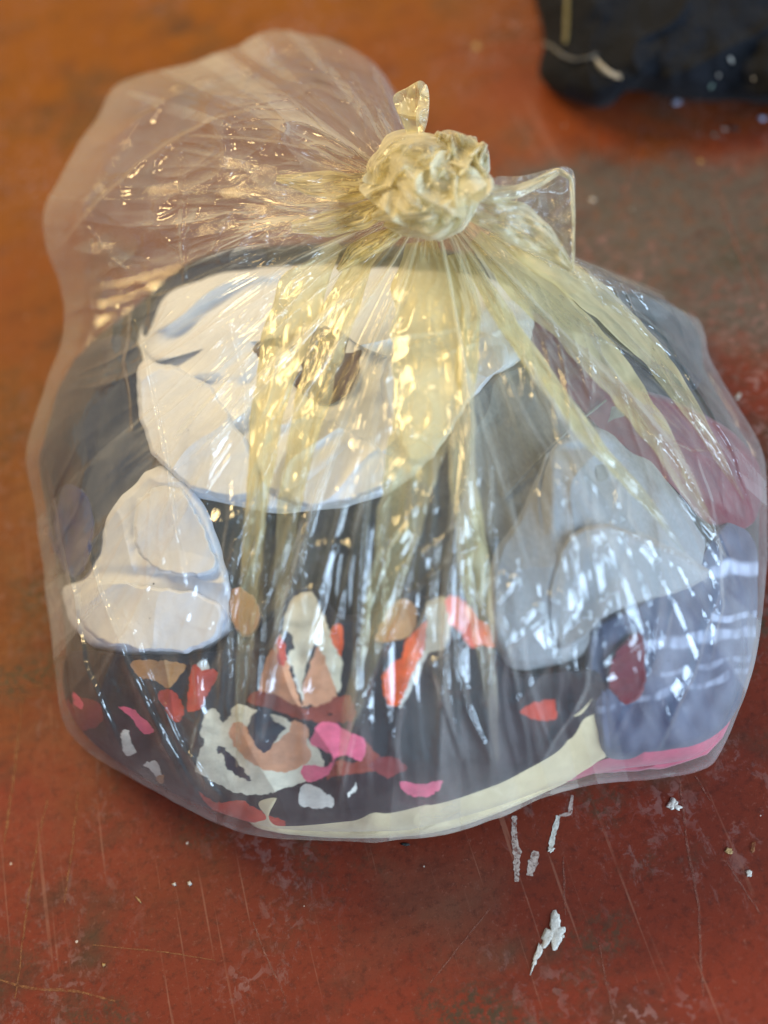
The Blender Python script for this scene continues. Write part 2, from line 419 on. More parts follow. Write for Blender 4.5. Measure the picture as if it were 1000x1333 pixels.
chip('plaster_crumb', 227, 1151, 2.6, 2.4, 0, .002, M_FLAKE, 6.4, 'tiny white grain left of its twin on the lower left floor', 'grain')
chip('plaster_crumb', 247, 1150, 2.4, 2.8, 0, .002, M_FLAKE, 7.4, 'tiny white grain right of its twin on the lower left floor', 'grain')
chip('plaster_crumb', 135, 1256, 2.6, 2.4, 0, .002, M_TANCHIP, 7.9, 'tiny yellow grain on the floor near the bottom left', 'grain')
chip('plaster_crumb', 881, 133, 9, 5, -.1, .003, M_FLAKEB, 3.9, 'pale blue chip touching the edge of the black garment', 'chip')
chip('plaster_crumb', 992, 154, 8, 5, .1, .003, M_FLAKEB, 13.9, 'grey chip at the right edge of the floor below the black garment', 'chip')
chip('grit_lump', 955, 167, 12, 4, 0, .004, M_GRIT, 6.9, 'dark grit lump below the black garment', 'grit')
chip('grit_lump', 930, 176, 6, 3, .1, .003, M_GREEN, 26.9, 'grey green chip beside the dark grit below the black garment', 'grit')
chip('plaster_crumb', 943, 168, 5, 2.4, .3, .003, M_FLAKE, 11.9, 'white chip resting between the grey green chip and the dark grit', 'chip')
chip('grit_lump', 912, 210, 6, 4, .4, .003, M_TANCHIP, 16.1, 'brown crumb on the worn grey patch of floor', 'grit')
chip('plaster_crumb', 771, 260, 6, 3.2, 0, .0025, M_FLAKE, 17.5, 'white flake on the worn floor just right of the twisted flap', 'chip')
chip('plaster_crumb', 733, 1219, 2, 2, 0, .001, M_FLAKE, 21.1, 'speck joined to the right side of the largest crumb', 'grain')
chip('plaster_crumb', 961, 516, 2.2, 5, .6, .002, M_FLAKE, 19.1, 'small white grain on the red floor right of the bag', 'grain')
chip('plaster_crumb', 620, 60, 8, 8, .6, .003, M_TANCHIP, 12.1, 'blurred pale crumb on the orange floor beyond the knot', 'chip')
chip('grit_lump', 528, 1099, 6, 2, 0, .003, M_GRIT, 18.1, 'small black crumb against the front edge of the bag', 'grit')

# ------------------------------------------------------------------ bag surface
KX, KY = 560.0, 258.0
BAG = [(370,40),(430,50),(480,78),(515,120),(545,175),(575,200),(610,215),(650,245),(700,285),(748,335),(790,360),(850,376),(910,415),(925,468),(958,525),
 (990,582),(999,640),(998,740),(986,850),(962,930),(938,980),(915,1001),(850,1015),(770,1022),(700,1043),(640,1068),(570,1088),(500,1096),(430,1094),
 (350,1089),(290,1075),(230,1046),(170,1012),(120,980),(90,950),(75,900),(63,800),(50,700),(36,600),(40,560),(60,500),(84,430),(76,365),(57,305),
 (60,265),(90,210),(122,160),(145,117),(190,96),(250,82),(300,62),(338,45)]
bp_ = interp_poly(BAG, 2400)
beta = np.arctan2(bp_[:, 1] - KY, bp_[:, 0] - KX); rad = np.hypot(bp_[:, 0] - KX, bp_[:, 1] - KY)
o_ = np.argsort(beta); BB, RR = beta[o_], rad[o_]
def bagR(b): return np.interp(b, BB, RR, period=2 * np.pi)
def zsil(px, py):
    a = ((500 - px) * math.sin(ROLL) + (666 - py) * math.cos(ROLL)) / 600
    return .045 + .17 * np.clip((a + .35) / 1.3, 0, 1) ** 1.2
ZK = .335
def lobe(b, c, w): return np.exp(-(np.angle(np.exp(1j * (b - c))) / w) ** 2)
def bag_z_polar(b, t, hs=None):
    R = bagR(b)
    qx, qy = KX + R * np.cos(b), KY + R * np.sin(b)
    zs = zsil(qx, qy)
    t = np.clip(t, 0, 1)
    z = zs + (ZK - zs) * (1 - t ** 2.0) ** .58
    bil = lobe(b, math.radians(-168), .75)
    z = z + bil * (.055 * np.sin(np.pi * np.clip(t, 0, 1)) - .035 * np.exp(-(t - .13)**2 / .012))
    rt = lobe(b, math.radians(35), .35)
    z = z - rt * .03 * np.sin(np.pi * t)
    return z
def bag_z(px, py):
    b = np.arctan2(py - KY, px - KX); t = np.hypot(px - KX, py - KY) / bagR(b)
    return bag_z_polar(b, t)

def fold_disp(b, t, side=0.):
    """creases of the film: straight folds that radiate from the knot"""
    e = np.sin(np.pi * np.clip(t, 0, 1)) ** .5 if True else 1
    ang = b + .05 * np.sin(3 * t + b * 2) + .05 * noise3(np.cos(b) * 2, np.sin(b) * 2, t * 2.2 + side)
    cx, sx = np.cos(ang), np.sin(ang)
    d = .0120 * ridge(cx * 4.5 + side, sx * 4.5, t * 1.3, .10)
    g = .35 + .65 * np.clip((t - .15) / .45, 0, 1)
    d += .0060 * g * ridge(cx * 9, sx * 9 + side, t * 2.0, .11)
    d += .0022 * g * ridge(cx * 19, sx * 19, t * 3.0 + side, .12)
    bl = 1 - .75 * lobe(b, math.radians(-165), .8)
    d = d * (.45 + .55 * bl)
    rg = lobe(b, math.radians(52), .38) * np.clip((t - .6) / .2, 0, 1)
    d += (bl * .0007 * g + .0028 * rg) * ridge(cx * 40, sx * 40, t * 5.5 + side, .2)
    # cross wrinkles and dents where the film lies loose
    d += .0065 * noise3(cx * 3.2 + 5, sx * 3.2, t * 5 + side)
    d += .0035 * ridge(cx * 6 + t * 9, sx * 6 - t * 7, t * 7 + side, .10) * (noise3(cx * 3, sx * 3, t * 3) > -.1)
    bb = lobe(b, math.radians(-163), .75) * (side == 0)
    wx = cx + .12 * noise3(cx * 4, sx * 4, t * 4 + 1)
    d += bb * (.016 * ridge(wx * 3.1 + t * 2.2, sx * 3.1 + t * 1.4, 4.2, .16) + .009 * ridge(wx * 4.4 - t * 3, sx * 6, t * 3.1, .12) + .010 * noise3(wx * 5, sx * 5, t * 4.5))
    return d * e * np.clip((1 - t) / .10, .08, 1)

CREASES = [  # polyline in the traced outline's units, fold width, height, side
 ([(170,408),(186,460),(204,540),(222,640),(240,762)],46,.011,1), ([(300,420),(318,500),(322,590),(308,680),(300,800),(296,930)],26,.008,1),
 ([(300,620),(290,760),(286,900)],18,.006,-1), ([(352,640),(345,760),(336,900),(330,980)],18,.007,1), ([(395,650),(392,740),(398,820)],12,.005,1),
 ([(480,610),(460,720),(440,800),(412,900)],22,.007,-1), ([(545,690),(520,800),(470,920),(440,1030)],26,.007,1), ([(570,700),(560,780),(520,900),(505,1000)],18,.006,-1),
 ([(640,600),(636,700),(652,800),(672,900),(690,1000)],22,.007,1), ([(590,860),(610,920),(640,990)],16,.006,1), ([(700,640),(728,700),(735,770),(730,850),(724,930)],24,.008,-1),
 ([(640,470),(680,540),(712,590),(735,650)],26,.008,1), ([(675,455),(720,540),(745,600),(760,650)],22,.007,-1),
 ([(765,680),(840,700),(925,745)],26,.008,1), ([(765,680),(775,740),(785,810)],26,.008,-1), ([(905,590),(925,650),(938,720),(940,790),(925,860)],20,.007,1),
 ([(820,520),(850,565),(872,625),(930,700)],22,.007,-1), ([(750,340),(800,390),(860,450),(915,500)],24,.008,1), ([(780,395),(850,470),(905,500)],18,.006,1),
 ([(860,430),(915,520),(960,600),(985,680)],24,.008,-1), ([(830,560),(900,590),(990,585)],20,.006,1), ([(112,700),(130,770),(160,850),(210,950),(262,1040)],26,.008,1),
 ([(160,790),(190,870),(226,950),(270,1020),(310,1062)],22,.008,1), ([(160,860),(200,940),(245,1030)],12,.005,1), ([(90,740),(110,860),(160,980)],22,.006,1),
 ([(60,600),(80,700),(100,800)],22,.006,-1), ([(250,850),(262,930),(250,985),(270,1030)],20,.006,-1), ([(470,900),(455,980),(440,1050)],14,.005,1),
 ([(560,850),(580,920),(600,990)],14,.005,-1), ([(780,800),(760,900),(700,1000)],22,.006,1), ([(860,760),(850,860),(800,960)],22,.005,-1), ([(940,760),(900,880),(850,990)],22,.006,1),
 ([(76,325),(130,262),(180,215),(240,172),(330,140)],34,.013,1), ([(240,176),(330,182),(410,196),(470,226)],30,.012,1), ([(370,100),(410,125),(450,165),(480,210)],24,.008,-1),
 ([(232,178),(236,240),(239,310),(240,372)],8,.006,1), ([(110,290),(150,340),(200,380)],30,.009,1), ([(300,60),(250,110),(190,150),(130,190)],34,.008,-1),
 ([(450,100),(475,140),(500,190)],20,.006,1), ([(270,330),(330,300),(400,285)],24,.008,-1), ([(60,420),(110,400),(160,408)],26,.007,-1), ([(160,340),(175,400),(165,470),(175,560)],26,.007,-1),
]
def crease_disp(px, py):
    d = np.zeros(px.shape)
    wob = 3.5 * noise3(px * .02, py * .02, 5.); qx, qy = px + wob, py + 3.5 * noise3(px * .02, py * .02, 9.)
    for path, w, h, side in CREASES:
        p = np.array(path, float)
        L = np.r_[0, np.cumsum(np.hypot(*np.diff(p, axis=0).T))]
        best = np.full(px.shape, 1e9); sg = np.zeros(px.shape); uu = np.zeros(px.shape)
        for i in range(len(p) - 1):
            a, v = p[i], p[i+1] - p[i]; l2 = v @ v
            t = np.clip(((qx - a[0]) * v[0] + (qy - a[1]) * v[1]) / l2, 0, 1)
            ex, ey = qx - a[0] - t * v[0], qy - a[1] - t * v[1]
            r = np.hypot(ex, ey); m = r < best
            best = np.where(m, r, best); sg = np.where(m, np.sign(v[0] * ey - v[1] * ex) * side, sg); uu = np.where(m, (L[i] + t * math.sqrt(l2)) / L[-1], uu)
        q = best * sg
        ww = w * (.5 + .5 * np.sin(np.pi * uu))
        f = np.where(q > 0, np.clip(1 - q / ww, 0, 1) ** 2, np.clip(1 + q / 4.0, 0, 1))
        d += h * f * np.sin(np.pi * np.clip(uu, 0, 1)) ** .4
    return d
def build_bag():
    NB, NT1, NT2 = 1900, 300, 60
    b = np.linspace(-np.pi, np.pi, NB, endpoint=False)
    R = bagR(b) + 3.0 * fbm(np.cos(b) * 9, np.sin(b) * 9, 0, 3)
    # front, dense near the rim
    s = np.linspace(0, 1, NT1); t1 = .03 + .97 * (s * 1.35 - .35 * s**2.2)
    t1 = np.clip(t1 / t1[-1], 0, 1)
    B, T = np.meshgrid(b, t1)
    PX, PY = KX + R * T * np.cos(B), KY + R * T * np.sin(B)
    Z = bag_z_polar(B, T) + fold_disp(B, T) + crease_disp(PX, PY) * np.clip((1 - T) / .06, 0, 1)
    V1 = unproj(PX, PY, Z)
    s = np.linspace(0, 1, NT2 + 1)[1:]; t2 = 1 - s ** 1.7 * .97
    B2, T2 = np.meshgrid(b, t2)
    PX2, PY2 = KX + R * T2 * np.cos(B2), KY + R * T2 * np.sin(B2)
    zs = zsil(KX + R * np.cos(B2), KY + R * np.sin(B2))
    zb = zs - (zs + .28) * np.sqrt(1 - T2**2) + .5 * fold_disp(B2, T2, 7.7) - .002
    k = .01
    Z2 = .0035 + k * np.log1p(np.exp(np.clip((zb - .0035) / k, -30, 30))) * 1.0
    Z2 = np.minimum(Z2, zs) + .0012 * ridge(np.cos(B2) * 12, np.sin(B2) * 12, T2 * 5, .15)
    V2 = unproj(PX2, PY2, Z2)
    V = np.concatenate([V1, V2]); nr = NT1 + NT2
    Fq = grid_faces(nr, NB, True)
    U = np.concatenate([B / (2 * np.pi), B2 / (2 * np.pi)]); Vv = np.concatenate([T, 2 - T2])
    return V, Fq, np.stack([U, Vv], -1)

kb = unproj(520, 720, 0.0)
bag = empty('plastic_bag', (kb[0], kb[1], 0), 'knotted see-through yellowish plastic bag stuffed with clothes on the red floor', 'plastic bag')
V, Fq, UV = build_bag()
mesh_obj('bag_body', V, Fq, M_FILM, bag, UV)

# ------------------------------------------------------------------ film ribbons, flaps and the knot
def ribbon(name, path, lift, mat, parent, seed, zf=bag_z, th=.004, crease=.003, freq=5, curl=0., nl=None, nw=36, taper=True, noclamp=False):
    p = np.array(path, float)
    L = np.r_[0, np.cumsum(np.hypot(*np.diff(p[:, :2], axis=0).T))]
    nl = nl or int(np.clip(L[-1] / 2.2, 40, 320)); s = np.linspace(0, L[-1], nl)
    # smooth resample
    def rs(c):
        y = np.interp(s, L, c)
        k = max(3, nl // 14); w = np.hanning(k + 2)[1:-1]; w /= w.sum()
        yp = np.r_[2*y[0] - y[k:0:-1], y, 2*y[-1] - y[-2:-k-2:-1]]
        return np.convolve(yp, w, 'same')[k:-k]
    x, y, w = rs(p[:, 0]), rs(p[:, 1]), rs(p[:, 2])
    extra = rs(p[:, 3]) if p.shape[1] > 3 else np.zeros(nl)
    u = s / L[-1]
    dx, dy = np.gradient(x), np.gradient(y); q = np.hypot(dx, dy); nx, ny = -dy / q, dx / q
    c = np.linspace(0, 2 * np.pi, 2 * nw, endpoint=False)
    S = np.cos(c)[None, :]; top = np.sin(c)[None, :]
    wj = 1 + .18 * noise3(s * .02, seed, 1.0)[:, None]
    wv = (.14 * noise3(s[:, None] * .03, seed + np.sign(S) * 3, 5.))
    hw = w[:, None] / 2 * (wj + wv)
    PX = x[:, None] + nx[:, None] * S * hw; PY = y[:, None] + ny[:, None] * S * hw
    base = zf(PX, PY) + extra[:, None]
    en = np.clip(np.minimum(u, 1 - u) / .12, 0, 1)[:, None] if taper else 1.0
    if name in ('knot', 'knot_loop', 'ruffle', 'band', 'neck_fold'):
        sw = s[:, None] * .03
        cr0 = crease * (1.7 * fbm(S * 1.5 + seed, sw * .8, seed, 2) + 1.2 * ridge(S * 1.8 + sw * .5, seed, sw * .6, .16))
    else: cr0 = None
    cr = crease * (ridge(S * freq * .5 + seed, seed, s[:, None] * .010, .16) + .5 * ridge(S * freq + seed, 3, s[:, None] * .02, .2) - .3)
    cr = cr + crease * .8 * noise3(S * 1.2, seed, s[:, None] * .03)
    if cr0 is not None: cr = cr0 + cr * .3
    z = base + lift * (en if taper else 1) + th * top * (.3 + .7 * (en if taper else 1)) * (1 - .6 * S**2) + cr * (1 - S**4) + curl * S**2
    V = unproj(PX, PY, z)
    uv = np.stack(np.broadcast_arrays(c[None, :] / 6.283 + seed, s[:, None] / 250. + seed), -1)
    Fq = grid_faces(nl, 2 * nw, True)
    o = mesh_obj(name, V, Fq, mat, parent, uv)
    if name == 'pleat':
        at = o.data.attributes.new('opening', 'FLOAT', 'POINT')
        f = np.clip((u - .50) / .45, 0, 1)[:, None] + .25 * noise3(S * 2, seed, s[:, None] * .02) * (u > .3)[:, None]
        at.data.foreach_set('value', np.clip(f, 0, 1).astype(np.float32).ravel())
    return o

PLEATS = [  # x, y, width
 ([(548,316,40),(553,360,84),(560,430,98),(556,520,88),(538,600,72),(520,680,58),(500,770,44),(476,860,32),(455,930,20),(440,1010,3)], .004, .0030),
 ([(492,318,14),(468,345,30),(445,400,48),(420,470,46),(402,540,40),(388,600,34),(376,660,30),(368,740,20),(358,850,3)], .004, .0026),
 ([(440,318,14),(392,380,60),(366,460,58),(348,540,42),(338,620,32),(330,700,28),(322,800,22),(314,900,14),(308,1000,3)], .004, .0026),
 ([(592,330,24),(612,400,30),(606,500,28),(600,600,34),(612,700,40),(625,790,34),(636,880,20),(648,990,3)], .004, .0026),
 ([(618,310,26),(680,365,54),(750,430,54),(810,500,46),(860,570,36),(900,640,22),(945,725,3)], .004, .0030),
 ([(640,300,22),(715,340,40),(790,400,40),(850,460,34),(905,540,22),(968,650,3)], .006, .0024),
 ([(606,330,16),(660,420,26),(715,500,26),(775,580,22),(840,650,14),(892,720,3)], .004, .0022),
]
for i, (p, lf, th) in enumerate(PLEATS):
    ribbon('pleat', p, lf, M_PLEAT, bag, i * 3.17 + 1, th=th * .8, crease=.0024, freq=1.9 if p[1][2] > 20 else 1.5, nw=36 if p[1][2] > 20 else 14)

zk = lambda px, py: bag_z(px, py)
zflat = lambda h: (lambda px, py: np.full(np.shape(px), h, float))
def sheet(name, outline, zf, mat, parent, seed, th=.0015, wr=.006, nr=50, na=260, fq=.03):
    P = interp_poly(outline, na); c = P.mean(0)
    rows = []; UVs = []
    tt = np.r_[np.linspace(.02, 1, nr), np.linspace(1, .02, nr)[1:]]
    up = np.r_[np.ones(nr), -np.ones(nr - 1)]
    for t, u in zip(tt, up):
        q = c + (P - c) * t
        z = zf(q[:, 0], q[:, 1]) + wr * fbm(q[:, 0] * fq + seed, q[:, 1] * fq, seed, 2) + wr * .8 * ridge(q[:, 0] * fq * 1.1 + seed, q[:, 1] * fq * 1.1, 1, .15)
        rows.append(unproj(q[:, 0], q[:, 1], z + u * th * math.sqrt(max(0, 1 - t**3)))); UVs.append(q / 90.)
    V = np.array(rows)
    return mesh_obj(name, V, grid_faces(len(tt), na, True), mat, parent, np.array(UVs))
# knot: pleated straps wound round each other
def strap(path, seed, th=.010, crease=.006, freq=9, mat=None):
    return ribbon('knot_loop', path, 0., mat or M_KNOT, bagknot, seed, zf=zflat(0.), th=th, crease=crease, freq=freq, nw=60, nl=220, taper=False)
bagknot = None
bagknot = ribbon('knot', [(500,238,70,.352),(530,222,100,.368),(565,232,100,.372),(592,258,70,.360)], 0., M_KNOT, bag, 4.4, zf=zflat(0.), th=.022, crease=.010, freq=8, nw=90, nl=160, taper=False)
bagknot_parent = bagknot
def child(o):
    return o
def strap(path, seed, th=.010, crease=.006, freq=9):
    return ribbon('knot_loop', path, 0., M_KNOT, bag, seed, zf=zflat(0.), th=th, crease=crease, freq=freq, nw=60, nl=200, taper=False)
strap([(486,250,10,.362),(492,218,34,.378),(520,198,44,.392),(556,196,46,.398),(590,222,44,.394),(604,256,40,.386),(594,290,32,.376),(566,308,18,.366)], 1.3)
strap([(484,282,8,.366),(512,276,26,.386),(548,276,40,.396),(582,268,38,.392),(608,262,30,.380)], 6.1, .010)
strap([(500,292,6,.360),(530,296,26,.374),(560,296,34,.384),(588,282,30,.384),(604,262,16,.372)], 9.9, .010)
strap([(512,212,26,.384),(530,232,34,.398),(540,256,34,.400),(560,272,26,.394)], 12.2, .009)
# band from the knot to the right
ribbon('band', [(596,262,34,.372),(630,272,46,.372),(668,288,50,.366),(700,308,44,.356),(725,330,28,.346),(746,354,5,.334)], 0., M_KNOT, bag, 15.2, zf=zflat(0.), th=.006, crease=.006, freq=8, nw=50, nl=200, taper=False)
# ruffled tail above the knot
for k, (p, sd) in enumerate([
    ([(560,222,26,.380),(568,196,30,.388),(576,172,14,.396)], 2.0),
    ([(582,222,30,.382),(592,196,34,.392),(590,174,18,.402)], 5.0),
    ([(604,226,26,.380),(618,204,30,.388),(632,186,8,.396)], 8.0),
    ([(618,238,20,.376),(628,218,22,.380),(634,200,6,.384)], 11.0),
    ([(536,214,20,.384),(548,192,26,.392),(556,180,10,.398)], 14.0)]):
    ribbon('ruffle', p, 0., M_KNOT, bag, sd, zf=zflat(0.), th=.004, crease=.008, freq=5, nw=40, nl=90, taper=False)
for k, (c0, c1, rx, ry, zz) in enumerate([(532,222,50,36,.392),(568,246,54,38,.398),(545,268,52,28,.396),(600,228,38,46,.394),(518,250,40,36,.386),(576,202,42,32,.396),(615,205,24,26,.388)]):
    an = np.arange(9) / 9 * 2 * np.pi + k
    sheet('crumple', [(c0 + rx * math.cos(a) * (1 + .35 * math.sin(3.7 * j + k)), c1 + ry * math.sin(a) * (1 + .3 * math.cos(2.9 * j + k))) for j, a in enumerate(an)],
          zflat(zz), M_KNOT, bag, 3.3 * k, wr=.015, nr=46, na=220, fq=.017)
# neck folds entering the knot from the billow side
for k, (p, sd) in enumerate([
    ([(505,262,20,.356),(470,282,34,.352),(425,292,34,.345),(380,296,14,.335)], 21.0),
    ([(500,240,24,.364),(460,244,40,.362),(410,240,34,.358),(360,232,8,.350)], 24.0),
    ([(520,300,18,.350),(490,316,26,.344),(462,330,26,.338),(440,352,6,.330)], 30.0)]):
    ribbon('neck_fold', p, 0., M_PLEAT, bag, sd, zf=zflat(0.), th=.005, crease=.006, freq=6, nw=50, nl=160, taper=False)

sheet('flap', [(628,262),(640,232),(680,229),(720,219),(741,218),(749,236),(747,300),(746,352),(722,328),(690,292),(655,270)],
      lambda x, y: .372 - (x - 630) * .00018 - (y - 230) * .00012, M_FILM, bag, 3.0, wr=.007)
ribbon('flap_edge', [(640,252,24,.372),(672,250,18,.370),(700,238,13,.366),(728,222,9,.360),(744,232,6,.358),(747,280,5,.350),(746,352,3,.336)], 0.004, M_KNOT, bag, 40., zf=zflat(0.), th=.002, crease=.003, freq=2, nw=16, nl=200, taper=False)
sheet('ear', [(512,128),(530,114),(549,105),(558,122),(556,150),(547,180),(536,192),(526,165)],
      lambda x, y: .372 + (170 - y) * .00015, M_PLEAT, bag, 8.0, wr=.006)
sheet('ear', [(548,120),(555,110),(559,128),(556,160),(546,182),(542,150)],
      lambda x, y: .380 + (170 - y) * .00015, M_KNOT, bag, 18.0, wr=.004)

# ------------------------------------------------------------------ the clothes inside
PILE = [(250,340),(330,322),(480,318),(640,335),(780,382),(860,390),(908,428),(918,482),(950,540),(982,600),(988,700),(974,850),(945,935),(905,985),
 (770,1008),(640,1052),(560,1074),(500,1082),(350,1076),(230,1032),(135,975),(98,930),(82,800),(66,690),(54,600),(74,520),(110,455),(175,400)]
CX, CY = 520., 690.
pp = interp_poly(PILE, 2000)
pb = np.arctan2(pp[:, 1] - CY, pp[:, 0] - CX); pr = np.hypot(pp[:, 0] - CX, pp[:, 1] - CY)
o_ = np.argsort(pb); PB, PR = pb[o_], pr[o_]
def pile_z(px, py):
    b = np.arctan2(py - CY, px - CX); R = np.interp(b, PB, PR, period=2 * np.pi)
    t = np.clip(np.hypot(px - CX, py - CY) / R, 0, 1)
    zs = .038 + .16 * np.clip((((500 - px) * math.sin(ROLL) + (666 - py) * math.cos(ROLL)) / 600 + .35) / 1.3, 0, 1)
    z = zs + (.265 - zs) * (1 - t**2.2) ** .55
    cap = bag_z(px, py) - .030
    k = .012
    return -k * np.logaddexp(-z / k, -cap / k)
def build_pile():
    NB, N1, N2 = 420, 160, 60
    b = np.linspace(-np.pi, np.pi, NB, endpoint=False)
    R = np.interp(b, PB, PR, period=2 * np.pi)
    B, T = np.meshgrid(b, np.linspace(.01, 1, N1))
    PX, PY = CX + R * T * np.cos(B), CY + R * T * np.sin(B)
    P = unproj(PX, PY, pile_z(PX, PY))
    wz = -.006 + .018 * fbm(P[..., 0] * 11, P[..., 1] * 11, P[..., 2] * 8, 4) - .010 * ridge(P[..., 0] * 9, P[..., 1] * 7, 3, .12)
    V1 = unproj(PX, PY, pile_z(PX, PY) + np.minimum(wz - .008, -.009) * np.clip((1 - T) / .05, 0, 1) - .003)
    B2, T2 = np.meshgrid(b, 1 - np.linspace(0, 1, N2 + 1)[1:] ** 1.7 * .99)
    PX2, PY2 = CX + R * T2 * np.cos(B2), CY + R * T2 * np.sin(B2)
    q = pile_z(CX + R * np.cos(B2) * .999, CY + R * np.sin(B2) * .999) - .004
    zb = q - (q + .22) * np.sqrt(1 - T2**2)
    Z2 = np.minimum(.012 + .01 * np.log1p(np.exp(np.clip((zb - .012) / .01, -30, 30))), q)
    return np.concatenate([V1, unproj(PX2, PY2, Z2)]), grid_faces(N1 + N2, NB, True)
V, Fq = build_pile()
hp = mesh_obj('crumpled_trousers', V, Fq, M_DARK)
tag(hp, 'dark olive garment wadded in the middle of the bag, seen below the large white shirt', 'trousers')

def in_poly(px, py, poly):
    x, y = px.ravel(), py.ravel(); c = np.zeros(x.shape, bool)
    p = np.array(poly, float); q = np.roll(p, -1, 0)
    for (x1, y1), (x2, y2) in zip(p, q):
        m = ((y1 > y) != (y2 > y))
        xi = (x2 - x1) * (y - y1) / ((y2 - y1) if y2 != y1 else 1e-9) + x1
        c ^= m & (x < xi)
    return c.reshape(px.shape)

def lump(name, outline, off, th, mat, seed, wr=.010, ws=12, nr=110, na=420, centre=None, colfn=None, rid=.007, fdir=0.3, stretch=.35,
         label=None, cat=None, parent=None, zf=None, cap=.004, dips=(), wj=2.5):
    """a crumpled closed piece of cloth with a rolled edge, lying on the heap"""
    zf = zf or pile_z
    P = interp_poly(outline, na)
    c = np.array(centre, float) if centre is not None else P.mean(0)
    an = np.arange(na) / na * 2 * np.pi
    P = P + wj * np.c_[fbm(np.cos(an) * 3 + seed, np.sin(an) * 3, 0, 2), fbm(np.cos(an) * 3, np.sin(an) * 3 + seed, 4, 2)]
    s = np.linspace(0, 1, nr); t1 = .01 + .99 * (s * 1.25 - .25 * s**3); t1 /= t1[-1]
    T = t1[:, None]
    PX = c[0] + (P[:, 0] - c[0])[None] * T; PY = c[1] + (P[:, 1] - c[1])[None] * T
    zb = zf(PX, PY); Q = unproj(PX, PY, zb)
    X, Y, Z = Q[..., 0], Q[..., 1], Q[..., 2]
    ca, sa = math.cos(fdir), math.sin(fdir)
    A, B = (X * ca + Y * sa) * stretch, (-X * sa + Y * ca)
    wx = .02 * noise3(X * 14 + seed, Y * 14, 2.)
    w = wr * fbm(A * ws + seed, (B + wx) * ws, Z * ws * .5 + seed, 2)
    w = w - rid * .6 * ridge(A * ws * .7 + seed * 2, (B + wx) * ws * .7, seed, .26) + rid * ridge(A * ws * 1.1, (B + wx) * ws * 1.1 + seed, seed, .22)
    w = w + wr * .04 * fbm(X * 60, Y * 60, seed, 2)
    for (dx, dy, rx, ry, dz) in dips:
        w = w + dz * np.exp(-((PX - dx) / rx) ** 2 - ((PY - dy) / ry) ** 2)
    edge = np.sqrt(np.clip(1 - ((T - .90) / .10).clip(0) ** 2, 0, 1))
    lo = -.010
    w = lo + .003 * np.logaddexp(0, (w - lo) / .003)
    z = zb + off + w * (.35 + .65 * edge) - th * (1 - edge)
    if parent is None: z = np.minimum(z, bag_z(PX, PY) - cap)
    z = np.maximum(z, .008)
    V1 = unproj(PX, PY, z)
    t2 = np.linspace(1, .02, 16)[1:, None]
    PX2 = c[0] + (P[:, 0] - c[0])[None] * t2; PY2 = c[1] + (P[:, 1] - c[1])[None] * t2
    z2 = np.maximum(np.minimum(zf(PX2, PY2) + off - th * 1.3, bag_z(PX2, PY2) - cap - th * .5), .005)
    V2 = unproj(PX2, PY2, z2)
    col = None
    if colfn is not None:
        c1 = colfn(PX, PY); c2 = np.broadcast_to(c1[-1][None], (15,) + c1.shape[1:])
        col = np.concatenate([c1, c2])
    o = mesh_obj(name, np.concatenate([V1, V2]), grid_faces(nr + 15, na, True), mat, parent, None, col)
    if parent is None:
        g = unproj(c[0], c[1], float(zf(np.array(c[0]), np.array(c[1]))))
        o.data.transform(Matrix.Translation(tuple(-g))); o.location = g
    return tag(o, label, cat)

def strip(name, path, zf, lift, th, mat, parent, seed, crease=.001, colfn=None):
    """seam, cuff or hem: a rounded strip sewn on a garment"""
    return ribbon(name, path, lift, mat, parent, seed, zf=zf, th=th, crease=crease, freq=3, nw=12, taper=False)

def fit_parent(o, p):
    o.parent = p; o.matrix_parent_inverse = Matrix.Translation(-Vector(p.location)); return o

# the large white shirt
wc = unproj(430, 520, .25)
wt = empty('white_shirt', tuple(wc), 'large crumpled white shirt under the knot, biggest white garment in the bag', 'shirt')
def cloth_part(name, parent, *a, **k):
    o = lump(name, *a, **k); o.parent = parent; o.matrix_parent_inverse = Matrix.Translation(-Vector(parent.location)); return o
cloth_part('body', wt, [(176,470),(184,425),(215,405),(255,412),(300,424),(345,440),(383,458),(402,486),(420,506),(436,490),(448,462),(458,430),(486,410),(540,410),(600,425),(654,470),(606,528),(575,575),(548,612),
     (500,642),(440,662),(380,668),(320,660),(255,645),(210,610),(186,560),(172,520)], .012, .030, M_WHITE, 2.2,
     wr=.024, ws=11, rid=.011, fdir=.5, centre=(420,588), nr=140, na=520, cap=.006, wj=4,
     dips=[(520,500,60,18,-.014),(300,540,60,40,.012),(470,580,60,40,.010),(250,600,30,60,-.010),(340,520,12,70,-.016),(440,600,60,9,-.014),(260,500,60,9,-.014)])
cloth_part('sleeve', wt, [(198,420),(212,385),(250,362),(330,350),(430,345),(520,350),(620,360),(680,383),(700,430),(684,465),(640,490),(560,482),(490,462),(455,440),(420,428),(380,436),(330,448),(285,446),(240,455),(205,470),(186,455)], .020, .030, M_WHITE, 12.2,
     wr=.020, ws=11, rid=.010, fdir=.1, centre=(450,400), nr=120, na=520, cap=.006, wj=4, dips=[(560,400,50,14,-.012),(330,400,70,12,-.012)])
cloth_part('fold', wt, [(500,470),(540,440),(600,428),(650,440),(664,470),(640,492),(606,530),(580,572),(552,604),(528,600),(510,560),(498,515)], .024, .024, M_WHITE, 31.2,
     wr=.012, ws=10, rid=.010, fdir=-.7, centre=(570,510), nr=60, na=260, cap=.005, wj=4)
cloth_part('fold', wt, [(176,500),(190,470),(230,478),(270,500),(300,540),(330,590),(340,640),(310,652),(255,640),(212,606),(188,560)], .022, .022, M_WHITE, 37.2,
     wr=.012, ws=10, rid=.010, fdir=.9, centre=(245,560), nr=60, na=260, cap=.005, wj=4)
